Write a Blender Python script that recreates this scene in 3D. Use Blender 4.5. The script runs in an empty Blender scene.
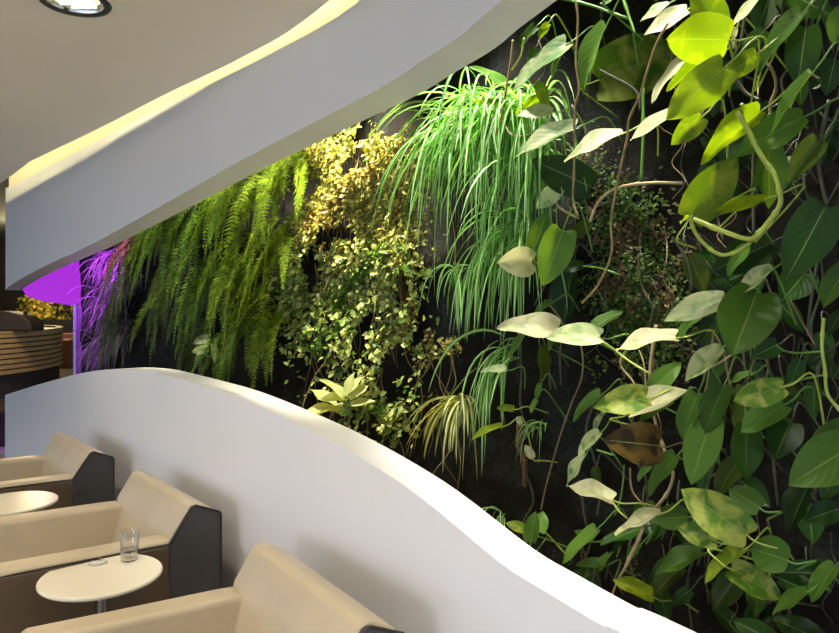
import bpy, bmesh, math, random
from mathutils import Vector, Matrix, noise
random.seed(7)
R=random.random
def rr(a,b): return a+(b-a)*random.random()
C=bpy.context.scene.collection
# ------------------------------------------------------------------ frame of the place
F=690.0; CX=419.5; HY=304.0; EYE=1.70
TH=math.radians(40.8); SN=math.sin(TH); CS=math.cos(TH)
NV=Vector((CS,SN,0)); UV_=Vector((-SN,CS,0)); ZV=Vector((0,0,1))
def P(u,n,z): return NV*n+UV_*u+ZV*z                 # u runs along the divider, n across it
def ray(px,py): return Vector(((px-CX)/F,1.0,-(py-HY)/F))
def on(px,py,n):                                       # point on the vertical plane n
    r=ray(px,py); d=n/(r.x*CS+r.y*SN); p=r*d; return Vector((p.x,p.y,p.z+EYE))
def onz(px,py,z):
    r=ray(px,py); d=(z-EYE)/r.z; p=r*d; return Vector((p.x,p.y,z))
def ony(px,py,y):
    p=ray(px,py)*y; return Vector((p.x,p.y,p.z+EYE))
def un(p): return (p.dot(UV_),p.z)
# ------------------------------------------------------------------ helpers
def link(name,me,mat=None,parent=None,smooth=False):
    o=bpy.data.objects.new(name,me); C.objects.link(o)
    if mat:
        for m in (mat if isinstance(mat,(list,tuple)) else [mat]): me.materials.append(m)
    if parent: o.parent=parent
    if smooth:
        for p in me.polygons: p.use_smooth=True
    return o
def obj(name,vs,fs,mat,parent=None,smooth=False,uvs=None):
    me=bpy.data.meshes.new(name); me.from_pydata([tuple(v) for v in vs],[],fs)
    if uvs:
        l=me.uv_layers.new(name='UVMap'); flat=[]
        for lp in me.loops: flat.extend(uvs[lp.vertex_index])
        l.data.foreach_set('uv',flat)
    me.update()
    return link(name,me,mat,parent,smooth)
def bobj(name,bm,mat,parent=None,smooth=False,bev=0,seg=2):
    bmesh.ops.recalc_face_normals(bm,faces=bm.faces)
    me=bpy.data.meshes.new(name); bm.to_mesh(me); bm.free()
    o=link(name,me,mat,parent,smooth)
    if bev:
        m=o.modifiers.new('bevel','BEVEL'); m.width=bev; m.segments=seg; m.limit_method='ANGLE'; m.angle_limit=math.radians(35)
        for p in me.polygons: p.use_smooth=True
        m2=o.modifiers.new('wn','WEIGHTED_NORMAL'); m2.keep_sharp=False
    return o
def thing(name,label,cat,loc=(0,0,0),rz=0,group=None):
    o=bpy.data.objects.new(name,None); C.objects.link(o); o.location=loc; o.rotation_euler=(0,0,rz)
    o.empty_display_size=.1; return tag(o,label,cat,group)
def tag(o,label,cat,group=None,kind=None):
    o['label']=label; o['category']=cat
    if group: o['group']=group
    if kind: o['kind']=kind
    return o
def struct(o): o['kind']='structure'; return o
def box(bm,c,s,rot=None):
    m=Matrix.Translation(c)@(rot or Matrix())@Matrix.Diagonal((s[0],s[1],s[2],1))
    bmesh.ops.create_cube(bm,size=1,matrix=m)
def prism(bm,pts,fn,a,b):
    """pts 2-D outline; fn(p,q,w) maps to 3-D; extruded from w=a to w=b"""
    v0=[bm.verts.new(fn(p[0],p[1],a)) for p in pts]; v1=[bm.verts.new(fn(p[0],p[1],b)) for p in pts]
    bm.faces.new(v0); bm.faces.new(v1[::-1]); n=len(pts)
    for i in range(n): bm.faces.new((v0[i],v0[(i+1)%n],v1[(i+1)%n],v1[i]))
def lathe(bm,prof,cx=0,cy=0,seg=40,close=False):
    rings=[]
    for r,z in prof:
        if r<1e-5: rings.append([bm.verts.new((cx,cy,z))])
        else: rings.append([bm.verts.new((cx+r*math.cos(2*math.pi*i/seg),cy+r*math.sin(2*math.pi*i/seg),z)) for i in range(seg)])
    for a,b in zip(rings,rings[1:]):
        for i in range(seg):
            j=(i+1)%seg
            if len(a)==1 and len(b)==1: continue
            if len(a)==1: bm.faces.new((a[0],b[i],b[j]))
            elif len(b)==1: bm.faces.new((a[i],a[j],b[0]))
            else: bm.faces.new((a[i],a[j],b[j],b[i]))
def spline(pts,k=5):
    out=[]; n=len(pts)
    if n<3: return pts
    for i in range(n-1):
        p0=pts[max(i-1,0)];p1=pts[i];p2=pts[i+1];p3=pts[min(i+2,n-1)]
        for j in range(k):
            t=j/k
            out.append(.5*((2*p1)+(p2-p0)*t+(2*p0-5*p1+4*p2-p3)*t*t+(3*p1-p0-3*p2+p3)*t**3))
    out.append(pts[-1]); return out
def tube_data(vs,fs,pts,r0,r1=None,seg=6,knots=False):
    r1=r0 if r1 is None else r1; n=len(pts); base=len(vs)
    prev=None
    for i,p in enumerate(pts):
        t=(pts[min(i+1,n-1)]-pts[max(i-1,0)]).normalized()
        a=prev if prev is not None else (Vector((1,0,0)) if abs(t.x)<.8 else Vector((0,0,1)))
        a=(a-t*a.dot(t)).normalized(); prev=a; b=t.cross(a)
        r=r0+(r1-r0)*i/(n-1)
        if knots and i%9==4: r*=1.35
        for k in range(seg):
            th=2*math.pi*k/seg; vs.append(p+(a*math.cos(th)+b*math.sin(th))*r)
    for i in range(n-1):
        for k in range(seg):
            k2=(k+1)%seg
            fs.append((base+i*seg+k,base+i*seg+k2,base+(i+1)*seg+k2,base+(i+1)*seg+k))
    fs.append(tuple(base+k for k in range(seg))[::-1]); fs.append(tuple(base+(n-1)*seg+k for k in range(seg)))
# ------------------------------------------------------------------ materials
def mat(name):
    m=bpy.data.materials.new(name); m.use_nodes=True; nt=m.node_tree
    return m,nt,nt.nodes['Principled BSDF'],nt.nodes['Material Output']
def plain(name,col,rough=.5,metal=0,spec=.5,nscale=0,namt=.1,bump=0,bscale=60):
    m,nt,b,o=mat(name); b.inputs['Base Color'].default_value=(*col,1); b.inputs['Roughness'].default_value=rough
    b.inputs['Metallic'].default_value=metal; b.inputs['Specular IOR Level'].default_value=spec
    tc=nt.nodes.new('ShaderNodeTexCoord')
    if nscale:
        n=nt.nodes.new('ShaderNodeTexNoise'); n.inputs['Scale'].default_value=nscale; n.inputs['Detail'].default_value=6
        nt.links.new(tc.outputs['Object'],n.inputs['Vector'])
        r=nt.nodes.new('ShaderNodeMapRange'); r.inputs[1].default_value=.3; r.inputs[2].default_value=.7
        r.inputs[3].default_value=1-namt; r.inputs[4].default_value=1+namt
        nt.links.new(n.outputs['Fac'],r.inputs[0])
        mx=nt.nodes.new('ShaderNodeVectorMath'); mx.operation='SCALE'; mx.inputs[0].default_value=col
        nt.links.new(r.outputs[0],mx.inputs['Scale']); nt.links.new(mx.outputs[0],b.inputs['Base Color'])
    if bump:
        n2=nt.nodes.new('ShaderNodeTexNoise'); n2.inputs['Scale'].default_value=bscale; n2.inputs['Detail'].default_value=5
        nt.links.new(tc.outputs['Object'],n2.inputs['Vector'])
        bp=nt.nodes.new('ShaderNodeBump'); bp.inputs['Strength'].default_value=bump; bp.inputs['Distance'].default_value=.01
        nt.links.new(n2.outputs['Fac'],bp.inputs['Height']); nt.links.new(bp.outputs[0],b.inputs['Normal'])
    return m
def emit(name,col,s):
    m,nt,b,o=mat(name); b.inputs['Base Color'].default_value=(.01,.01,.01,1)
    b.inputs['Emission Color'].default_value=(*col,1); b.inputs['Emission Strength'].default_value=s; return m
def leafmat(name,c1,c2,c3=None,vari=0.0,rough=.4,trans=.45,tcol=None,mode='noise',rand=.35,nsc=9):
    """c1/c2 = green pair by noise, c3 = variegation colour, tcol = tint of light passing through"""
    m,nt,b,o=mat(name); N=nt.nodes; L=nt.links
    tc=N.new('ShaderNodeTexCoord'); uv=tc.outputs['UV']
    oi=N.new('ShaderNodeObjectInfo')
    geo=N.new('ShaderNodeNewGeometry')
    rnd=oi.outputs['Random'] if mode=='leaf' else geo.outputs['Random Per Island']
    mix=N.new('ShaderNodeMix'); mix.data_type='RGBA'
    mix.inputs['A'].default_value=(*c1,1); mix.inputs['B'].default_value=(*c2,1)
    L.new(rnd,mix.inputs['Factor']); col=mix.outputs['Result']
    if c3:
        n=N.new('ShaderNodeTexNoise'); n.inputs['Scale'].default_value=nsc; n.inputs['Detail'].default_value=4; n.inputs['Distortion'].default_value=.6
        if mode=='leaf':
            mp=N.new('ShaderNodeMapping'); mp.inputs['Scale'].default_value=(.22,.38,1)
            L.new(uv,mp.inputs[0])
            cb=N.new('ShaderNodeCombineXYZ'); sc=N.new('ShaderNodeMath'); sc.operation='MULTIPLY'; sc.inputs[1].default_value=40
            L.new(oi.outputs['Random'],sc.inputs[0]); L.new(sc.outputs[0],cb.inputs[2]); L.new(sc.outputs[0],cb.inputs[0]); L.new(cb.outputs[0],mp.inputs['Location'])
            L.new(mp.outputs[0],n.inputs['Vector'])
        else: L.new(tc.outputs['Object'],n.inputs['Vector'])
        r=N.new('ShaderNodeMapRange'); sf=.09 if mode=='leaf' else .03; r.inputs[1].default_value=.65-.3*vari-sf; r.inputs[2].default_value=.65-.3*vari+sf
        L.new(n.outputs['Fac'],r.inputs[0])
        m2=N.new('ShaderNodeMix'); m2.data_type='RGBA'; m2.inputs['B'].default_value=(*c3,1)
        L.new(col,m2.inputs['A']); L.new(r.outputs[0],m2.inputs['Factor']); col=m2.outputs['Result']
    if mode in('leaf','stripe'):
        sp=N.new('ShaderNodeSeparateXYZ'); L.new(uv,sp.inputs[0])
        a=N.new('ShaderNodeMath'); a.operation='SUBTRACT'; a.inputs[1].default_value=.5; L.new(sp.outputs[0],a.inputs[0])
        ab=N.new('ShaderNodeMath'); ab.operation='ABSOLUTE'; L.new(a.outputs[0],ab.inputs[0])
        r=N.new('ShaderNodeMapRange')
        if mode=='leaf': r.inputs[1].default_value=.0; r.inputs[2].default_value=.022
        else: r.inputs[1].default_value=.10; r.inputs[2].default_value=.22
        r.inputs[3].default_value=1 if mode=='stripe' else .55; r.inputs[4].default_value=0
        L.new(ab.outputs[0],r.inputs[0])
        m3=N.new('ShaderNodeMix'); m3.data_type='RGBA'
        m3.inputs['B'].default_value=(.35,.5,.16,1) if mode=='leaf' else (.75,.82,.6,1)
        L.new(col,m3.inputs['A']); L.new(r.outputs[0],m3.inputs['Factor']); col=m3.outputs['Result']
        if mode=='leaf':     # side veins pressed into the blade
            w=N.new('ShaderNodeMath'); w.operation='MULTIPLY_ADD'; w.inputs[1].default_value=-.9; L.new(ab.outputs[0],w.inputs[0]); L.new(sp.outputs[1],w.inputs[2])
            s=N.new('ShaderNodeMath'); s.operation='MULTIPLY'; s.inputs[1].default_value=44; L.new(w.outputs[0],s.inputs[0])
            sn=N.new('ShaderNodeMath'); sn.operation='SINE'; L.new(s.outputs[0],sn.inputs[0])
            bp=N.new('ShaderNodeBump'); bp.inputs['Strength'].default_value=.10; bp.inputs['Distance'].default_value=.003
            L.new(sn.outputs[0],bp.inputs['Height']); L.new(bp.outputs[0],b.inputs['Normal'])
    hs=N.new('ShaderNodeHueSaturation'); L.new(col,hs.inputs['Color'])
    mr=N.new('ShaderNodeMapRange'); mr.inputs[3].default_value=1-rand; mr.inputs[4].default_value=1+rand
    L.new(rnd,mr.inputs[0]); L.new(mr.outputs[0],hs.inputs['Value']); col=hs.outputs[0]
    L.new(col,b.inputs['Base Color']); b.inputs['Roughness'].default_value=rough
    b.inputs['Specular IOR Level'].default_value=.22
    t=N.new('ShaderNodeBsdfTranslucent')
    tm=N.new('ShaderNodeMix'); tm.data_type='RGBA'; tm.blend_type='MULTIPLY'; tm.inputs['Factor'].default_value=1
    tm.inputs['B'].default_value=(*(tcol or (1.6,1.3,.35)),1); L.new(col,tm.inputs['A']); L.new(tm.outputs['Result'],t.inputs['Color'])
    ms=N.new('ShaderNodeMixShader'); ms.inputs[0].default_value=trans
    L.new(b.outputs[0],ms.inputs[1]); L.new(t.outputs[0],ms.inputs[2]); L.new(ms.outputs[0],o.inputs['Surface'])
    return m
M={}
M['white']=plain('white_paint',(.84,.84,.85),.28,spec=.4,nscale=1.2,namt=.02,bump=.02,bscale=3)
M['ceil']=plain('ceiling_paint',(.86,.81,.71),.8,nscale=2,namt=.02)
M['cove']=plain('cove_lit_yellow',(.78,.72,.5),.7)  # yellow glow of the cove strip is put into this wall colour
M['dark']=plain('dark_brown_wall',(.035,.026,.018),.7,nscale=3,namt=.3)
M['floor']=plain('pale_bounce_floor',(.66,.62,.56),.5,nscale=4,namt=.3)  # unseen pale floor, tone raised to bounce light onto ceiling and fascia
M['farceil']=plain('far_ceiling_paint',(.10,.11,.095),.8)
M['tan']=plain('tan_leather',(.50,.42,.29),.38,spec=.45,nscale=7,namt=.06,bump=.12,bscale=160)
M['tan2']=plain('side_leather_shaded',(.105,.072,.042),.45,spec=.4,nscale=7,namt=.08,bump=.12,bscale=160)  # brown side leather, darkened with the shade below the arms
M['char']=plain('charcoal_leather',(.055,.052,.05),.38,spec=.5,nscale=8,namt=.1,bump=.12,bscale=160)
M['piping']=plain('piping',(.03,.022,.016),.5)
M['foot']=plain('chair_foot',(.05,.04,.03),.4)
M['top']=plain('table_laminate',(.80,.75,.60),.22,spec=.5)
M['chrome']=plain('chrome',(.55,.55,.55),.18,metal=1)
M['steel']=plain('brushed_steel',(.50,.52,.58),.5,metal=.2)
M['orange']=plain('orange_leather',(.17,.065,.014),.5,nscale=5,namt=.12)
M['ledge']=plain('black_ledge',(.015,.014,.014),.5)
M['slat']=plain('oak_slats',(.55,.33,.12),.4,nscale=14,namt=.2)
M['slatd']=plain('dark_core',(.035,.022,.013),.6)
M['black']=plain('black_metal',(.02,.02,.02),.4)
M['refl']=plain('lamp_reflector',(.85,.83,.75),.15,metal=1)
M['lamp']=emit('lamp_glow',(1,.93,.75),28)
M['strip']=emit('led_strip_glow',(1,.88,.48),55)
M['purple']=emit('purple_light_panel',(.39,.013,.66),1.0)
# glass, water
def thin_glass(name,tint,g):
    m,nt,b,o=mat(name); t=nt.nodes.new('ShaderNodeBsdfTransparent'); t.inputs[0].default_value=(*tint,1)
    gl=nt.nodes.new('ShaderNodeBsdfGlossy'); gl.inputs['Roughness'].default_value=.02
    lw=nt.nodes.new('ShaderNodeLayerWeight'); lw.inputs[0].default_value=g
    mx=nt.nodes.new('ShaderNodeMixShader'); nt.links.new(lw.outputs['Facing'],mx.inputs[0])
    nt.links.new(t.outputs[0],mx.inputs[1]); nt.links.new(gl.outputs[0],mx.inputs[2]); nt.links.new(mx.outputs[0],o.inputs['Surface']); return m
M['glass']=thin_glass('clear_glass',(.95,.95,.94),.22); M['water']=thin_glass('water',(.93,.93,.90),.3)
m,nt,b,o=mat('clear_film'); b.inputs['Transmission Weight'].default_value=.4; b.inputs['Roughness'].default_value=.2; b.inputs['Base Color'].default_value=(.9,.88,.8,1); M['film']=m
# growing wall felt: slate grey fabric mottled with soil brown and black patches
m,nt,b,o=mat('growing_felt'); N=nt.nodes; L=nt.links
tc=N.new('ShaderNodeTexCoord')
n1=N.new('ShaderNodeTexNoise'); n1.inputs['Scale'].default_value=2.6; n1.inputs['Detail'].default_value=8; n1.inputs['Roughness'].default_value=.6
n2=N.new('ShaderNodeTexNoise'); n2.inputs['Scale'].default_value=60; n2.inputs['Detail'].default_value=6
L.new(tc.outputs['Object'],n1.inputs['Vector']); L.new(tc.outputs['Object'],n2.inputs['Vector'])
cr=N.new('ShaderNodeValToRGB'); e=cr.color_ramp.elements
e[0].position=.40; e[0].color=(.0035,.003,.0025,1); e[1].position=.62; e[1].color=(.019,.022,.021,1)
x=cr.color_ramp.elements.new(.50); x.color=(.008,.0062,.0045,1)
L.new(n1.outputs['Fac'],cr.inputs[0])
mm=N.new('ShaderNodeMix'); mm.data_type='RGBA'; mm.blend_type='MULTIPLY'; mm.inputs['Factor'].default_value=.75
cr2=N.new('ShaderNodeValToRGB'); cr2.color_ramp.elements[0].position=.35; cr2.color_ramp.elements[0].color=(.25,.25,.25,1); cr2.color_ramp.elements[1].position=.65; cr2.color_ramp.elements[1].color=(1.6,1.6,1.6,1)
L.new(n2.outputs['Fac'],cr2.inputs[0]); L.new(cr.outputs[0],mm.inputs['A']); L.new(cr2.outputs[0],mm.inputs['B'])
L.new(mm.outputs['Result'],b.inputs['Base Color']); b.inputs['Roughness'].default_value=.85; b.inputs['Specular IOR Level'].default_value=.2
bp=N.new('ShaderNodeBump'); bp.inputs['Strength'].default_value=.4; bp.inputs['Distance'].default_value=.01
L.new(n2.outputs['Fac'],bp.inputs['Height']); L.new(bp.outputs[0],b.inputs['Normal']); M['felt']=m
# foliage
G=(.055,.145,.018); G2=(.11,.23,.035)
M['green']=leafmat('pothos_green',G,G2,mode='leaf')
M['pale']=leafmat('pothos_pale',(.16,.33,.10),(.26,.42,.16),(.55,.62,.34),.65,mode='leaf',tcol=(1.2,1.2,.6))
M['cream']=leafmat('pothos_cream',(.36,.44,.17),(.48,.54,.27),(.66,.64,.40),.75,mode='leaf',rand=.15,tcol=(1.1,1.05,.7))
M['vari']=leafmat('pothos_variegated',(.07,.18,.015),(.11,.24,.025),(.36,.42,.09),.42,mode='leaf',rand=.2)
M['lime']=leafmat('pothos_lime',(.15,.25,.012),(.24,.34,.018),(.34,.42,.03),.3,mode='leaf',rand=.2,trans=.55,tcol=(1.05,1.1,.12))
M['olive']=leafmat('pothos_olive',(.05,.095,.012),(.085,.14,.02),mode='leaf')
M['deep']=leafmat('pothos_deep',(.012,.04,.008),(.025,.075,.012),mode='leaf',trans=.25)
M['dead']=leafmat('pothos_dead',(.09,.06,.02),(.13,.09,.02),(.03,.02,.012),.55,mode='leaf',trans=.3,tcol=(1.3,1,.4))
M['fern']=leafmat('fern_green',(.08,.17,.018),(.15,.27,.03),mode='noise',trans=.4)
M['fern_lime']=leafmat('fern_lime',(.13,.24,.014),(.27,.38,.03),mode='noise',trans=.5)
M['fern_dark']=leafmat('fern_dark',(.07,.12,.014),(.13,.19,.022),mode='noise',trans=.35)
M['grass']=leafmat('asparagus_leaf',(.26,.22,.22),(.46,.42,.40),mode='noise',trans=.4,tcol=(1,1,1))
M['fig']=leafmat('fig_leaf',(.17,.22,.03),(.62,.58,.20),(.24,.19,.04),.3,mode='noise',nsc=5,trans=.35,tcol=(1.4,1.2,.5))
M['figg']=leafmat('ivy_leaf',(.08,.18,.02),(.50,.53,.20),(.12,.22,.03),.35,mode='noise',nsc=5,trans=.35,tcol=(1.4,1.2,.5))
M['lance']=leafmat('lance_leaf',(.34,.42,.16),(.46,.50,.24),mode='noise',trans=.4)
M['spider']=leafmat('spider_leaf',(.10,.36,.025),(.20,.52,.06),mode='stripe',trans=.4,tcol=(1.1,1.3,.5))
M['spidery']=leafmat('spider_leaf_yellow',(.22,.28,.03),(.34,.36,.06),mode='stripe',trans=.4)
M['moss']=leafmat('moss_leaf',(.04,.10,.018),(.10,.17,.035),(.13,.10,.05),.4,mode='noise',nsc=8,trans=.3)
M['bark']=plain('bark',(.15,.085,.03),.85,nscale=30,namt=.5,bump=1,bscale=60)
M['stem']=plain('stem_brown',(.24,.17,.07),.5,nscale=20,namt=.3)
M['stemt']=plain('stem_tan',(.42,.32,.17),.5,nscale=20,namt=.25)
M['stemg']=plain('stem_green',(.12,.26,.04),.45,nscale=20,namt=.2)
M['steml']=plain('stem_lime',(.36,.45,.07),.45,nscale=20,namt=.25)
M['stemd']=plain('stem_dark',(.07,.075,.04),.55,nscale=20,namt=.3)
# ------------------------------------------------------------------ setting
N0=1.42; NT=.15; WN=2.34
low=[(5,395),(30,387),(60,378.5),(85,372.5),(114,369),(145,370.5),(180,379),(215,389),(240,398),(270,411),(320.5,435),(371,464),(424,500),(498,561),(540,588),(600,624),(623,633)]
up=[(5.5,290),(9,286.5),(24,277),(48,264.5),(82,249),(107,236),(155,209.5),(200,183.6),(240,161),(318,120),(380,88),(420,62),(460,36),(502,0)]
lo=[un(on(x,y,N0)) for x,y in low]; uo=[un(on(x,y,N0)) for x,y in up]
def sm(pts,k=4):
    return [(v.x,v.y) for v in spline([Vector((a,b,0)) for a,b in pts],k)]
lo=sm(lo+[(.45,.895),(-.6,.87),(-2.2,.9)]); uo=sm(uo+[(.75,2.66),(-.3,2.74),(-2.2,2.7)])
uend=lo[0][0]
bm=bmesh.new(); prism(bm,lo+[(-2.2,0),(uend,0)],lambda p,q,w:P(p,w,q),N0,N0+NT)
struct(bobj('wall_divider',bm,M['white']))
fas=[(4,189),(33,175),(80,150),(120,128.5),(160,108),(220,79),(280,49),(340,15)]
fo=sm([un(on(x,y,N0)) for x,y in fas]+[(1.4,2.82),(.4,2.82),(-2.2,2.82)]); fo[0]=(uo[0][0],fo[0][1])
bm=bmesh.new(); prism(bm,uo+fo[::-1],lambda p,q,w:P(p,w,q),N0,N0+NT)
struct(bobj('wall_fascia',bm,M['white']))
# cove wall behind the fascia's top edge
bm=bmesh.new(); prism(bm,[(uo[0][0],2.8),(uo[0][0],3.25),(-2.2,3.25),(-2.2,2.7),(2,2.7)],lambda p,q,w:P(p,w,q),N0+.03,N0+.14)
struct(bobj('trim_1',bm,M['cove']))
# ceiling slab with an edge that follows the cove
ce=[(-30,200),(0,183.5),(30,161.5),(33,160),(100,128),(160,97),(220,68.5),(250,53),(280,37),(306,19),(330,0)]
ZC=2.75
cp=[onz(x,y,ZC) for x,y in ce]; cp=[Vector(p) for p in cp]
cp=spline(cp,3)+[P(1.2,1.30,ZC),P(.2,1.27,ZC),P(-1,1.27,ZC),P(-4,1.27,ZC)]
outer=[(p.x,p.y) for p in cp]+[(-1.0,-5.5),(-9,-5.5),(-9,7.0)]
lampc=onz(75,2,ZC); LR=.098
lamps=[lampc, lampc+UV_*(-1.75)+NV*.0, lampc+UV_*(-1.75)+NV*(-1.6), lampc+UV_*(1.9)+NV*(-.25),lampc+NV*(-1.6)]  # first lamp is in view, the rest are added to light the divider
bm=bmesh.new()
def ring(pts,z):
    vs=[bm.verts.new((x,y,z)) for x,y in pts]; return [bm.edges.new((vs[i],vs[(i+1)%len(vs)])) for i in range(len(vs))],vs
ee,ov=ring(outer,ZC)
for lc in lamps:
    e2,hv=ring([(lc.x+LR*math.cos(2*math.pi*i/40),lc.y+LR*math.sin(2*math.pi*i/40)) for i in range(40)],ZC); ee+=e2
bmesh.ops.triangle_fill(bm,edges=ee,use_beauty=True)
n=len(ov); tv=[bm.verts.new((v.co.x,v.co.y,ZC+.035)) for v in ov]
for i in range(n): bm.faces.new((ov[i],ov[(i+1)%n],tv[(i+1)%n],tv[i]))
struct(bobj('ceiling',bm,M['ceil']))
bm=bmesh.new(); bmesh.ops.create_cube(bm,size=1,matrix=Matrix.Translation((-5,8,3.9))@Matrix.Diagonal((34,34,.1,1)))
struct(bobj('ceiling_upper',bm,M['farceil']))
# led strip on top of the slab edge
vs=[];fs=[]
sp_=[p for p in cp if p.y<7.5]
for i,p in enumerate(sp_):
    q=p-NV*.11; vs+= [(q.x,q.y,ZC+.04),(q.x+NV.x*.03,q.y+NV.y*.03,ZC+.04),(q.x+NV.x*.03,q.y+NV.y*.03,ZC+.052),(q.x,q.y,ZC+.052)]
for i in range(len(sp_)-1):
    a=4*i
    for k in range(4): fs.append((a+k,a+(k+1)%4,a+4+(k+1)%4,a+4+k))
fs+=[(0,1,2,3),(len(vs)-4,len(vs)-1,len(vs)-2,len(vs)-3)]
tag(obj('led_strip',vs,fs,M['strip']),'warm yellow light strip tucked into the curved cove above the white fascia','light strip')
# floor, walls
bm=bmesh.new(); box(bm,(-5,8,-.05),(34,34,.1)); struct(bobj('floor',bm,M['floor']))
bm=bmesh.new(); box(bm,(-5,16.6,.006),(33,16.8,.012)); M['carpet']=plain('dark_carpet',(.05,.032,.022),.8,nscale=5,namt=.2); tag(bobj('carpet',bm,M['carpet']),'dark brown carpet on the floor beyond the divider end','carpet')
bm=bmesh.new(); box(bm,(-14.5,17,1.95),(.2,12,3.9)); struct(bobj('wall_left',bm,M['dark']))
bm=bmesh.new(); box(bm,(-5,23,1.95),(34,.2,3.9)); struct(bobj('wall_back',bm,M['dark']))
bm=bmesh.new(); p=[P(-2.6,WN+.02,0),P(9.0,WN+.02,0),P(9.0,WN+.2,0),P(-2.6,WN+.2,0)]
prism(bm,[(a.x,a.y) for a in p],lambda a,b,w:Vector((a,b,w)),0,3.85); struct(bobj('wall_right_base',bm,M['dark']))
bm=bmesh.new(); prism(bm,[(N0,0),(WN+.2,0),(WN+.2,3.85),(N0,3.85)],lambda p,q,w:P(w,p,q),-2.55,-2.2); struct(bobj('wall_end',bm,M['dark']))
# felt skin of the growing wall, slightly lumpy pockets
vs=[];fs=[];nu=150;nz=54
for j in range(nz+1):
    for i in range(nu+1):
        u=-2.1+i*(10.9)/nu; z=j*3.8/nz
        d=.035*noise.noise(Vector((u*2.2,z*2.2,1.3)))+.02*noise.noise(Vector((u*7,z*7,4)))
        ph=(z/.42)%1.0; d+=.035*(1-ph)*(.5+.5*noise.noise(Vector((u*1.7,int(z/.42)*3.1,8))))
        vs.append(P(u,WN-.04-d,z))
for j in range(nz):
    for i in range(nu):
        a=j*(nu+1)+i; fs.append((a,a+1,a+nu+2,a+nu+1))
struct(obj('wall_right',vs,fs,M['felt'],smooth=True))
# ------------------------------------------------------------------ recessed lamps
for i,lc in enumerate(lamps):
    if i==0: t=thing('recessed_ceiling_lamp','round recessed ceiling lamp glowing warm white at the upper left','ceiling lamp',(lc.x,lc.y,ZC))
    else: t=thing('recessed_ceiling_lamp','unseen round recessed lamp added to light the seating and divider','ceiling lamp',(lc.x,lc.y,ZC),group='unseen ceiling lamps added above the seating')
    bm=bmesh.new(); lathe(bm,[(LR-.006,-.001),(LR-.004,-.006),(LR+.016,-.007),(LR+.02,-.001)]); bobj('trim_ring',bm,M['black'] if i==0 else M['black'],t,True)
    bm=bmesh.new(); lathe(bm,[(LR-.004,-.004),(LR-.012,.02),(LR-.022,.07),(LR-.04,.11),(.05,.125),(0,.127)]); bobj('reflector',bm,M['refl'],t,True)
    bm=bmesh.new(); lathe(bm,[(0,.02),(.05,.024),(.066,.035),(.070,.055),(.060,.09),(.045,.11)]); bobj('bulb',bm,M['lamp'],t,True)
    # cross blades of the louvre
    bm=bmesh.new()
    for k in range(-2,3):
        h=math.sqrt((LR-.02)**2-(k*.032)**2); box(bm,(k*.032,0,.012),(.002,2*h,.016)); box(bm,(0,k*.032,.012),(2*h,.002,.016))
    bobj('louvre',bm,M['refl'],t)
# ------------------------------------------------------------------ armchairs
def make_chair():
    t=thing('armchair','x','armchair')
    W=.80; # local: x along u (0 near side .. W far side), y = 0 front .. .86 back (towards divider)
    f=lambda p,q,w:Vector((w,p,q))
    # base frame
    bm=bmesh.new(); box(bm,(W/2,.42,.19),(W-.10,.76,.16)); bobj('seat_base',bm,M['tan2'],t,bev=.02,seg=3)
    bm=bmesh.new(); box(bm,(W/2,.33,.35),(W-.26,.66,.18)); bobj('seat_cushion',bm,M['tan'],t,bev=.05,seg=5)
    # arms: tan inner body with rounded top, leaning top edge
    for s,x0,x1 in (('near',.012,.125),('far',W-.125,W-.012)):
        bm=bmesh.new()
        prism(bm,[(.0,.12),(.74,.12),(.74,.66),(.655,.712),(.60,.716),(.3,.725),(.03,.735),(0,.72)],f,x0,x1)
        bobj('arm',bm,M['tan'],t,bev=.022,seg=4)
        xo=.0 if s=='near' else W-.016
        bm=bmesh.new()
        prism(bm,[(.012,.13),(.70,.13),(.66,.40),(.64,.690),(.30,.703),(.035,.713),(.012,.70)],f,xo,xo+.016)
        bobj('arm_side_panel',bm,M['tan2'],t,bev=.006,seg=2)
        # piping along the outside of the arm
        xs=.006 if s=='near' else W-.006
        vs=[];fs=[]; pts=spline([Vector((xs,y,z)) for y,z in ((.006,.30),(.006,.55),(.008,.685),(.03,.712),(.3,.708),(.60,.699),(.66,.693),(.74,.668))],4)
        tube_data(vs,fs,pts,.0045); obj('piping',vs,fs,M['piping'],t,True)
        # charcoal panel beside the back
        xa,xb=(-.004,.02) if s=='near' else (W-.02,W+.004)
        if s=='far': continue
        bm=bmesh.new(); prism(bm,[(.70,.12),(.655,.40),(.645,.700),(.662,.725),(.738,.835),(.755,.842),(.862,.795),(.868,.785),(.868,.12)],f,xa,xb)
        bobj('back_side_panel',bm,M['char'],t,bev=.007,seg=2)
        xs=-.004 if s=='near' else W+.004
        vs=[];fs=[]; pts=[Vector((xs,y,z)) for y,z in ((.648,.700),(.665,.728),(.70,.782),(.738,.836),(.756,.843),(.80,.824),(.862,.796),(.869,.785),(.869,.6),(.869,.3),(.869,.13))]
        tube_data(vs,fs,pts,.0042); obj('piping',vs,fs,M['piping'],t,True)
    # back: one padded body
    bm=bmesh.new(); x0,x1=.016,W-.016
    prism(bm,[(.56,.30),(.60,.52),(.665,.73),(.735,.842),(.765,.848),(.86,.798),(.865,.13),(.60,.13)],f,x0,x1)
    o=bobj('backrest',bm,M['tan'],t,bev=.028,seg=5)
    bm=bmesh.new(); box(bm,(W/2,.872,.46),(W-.03,.016,.64)); bobj('back_panel',bm,M['char'],t,bev=.006)
    for x in (.07,W-.07):
        for y in (.06,.80):
            bm=bmesh.new(); lathe(bm,[(0,0),(.018,0),(.024,.115),(0,.115)],x,y,16); bobj('leg',bm,M['foot'],t,True)
    return t
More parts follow.
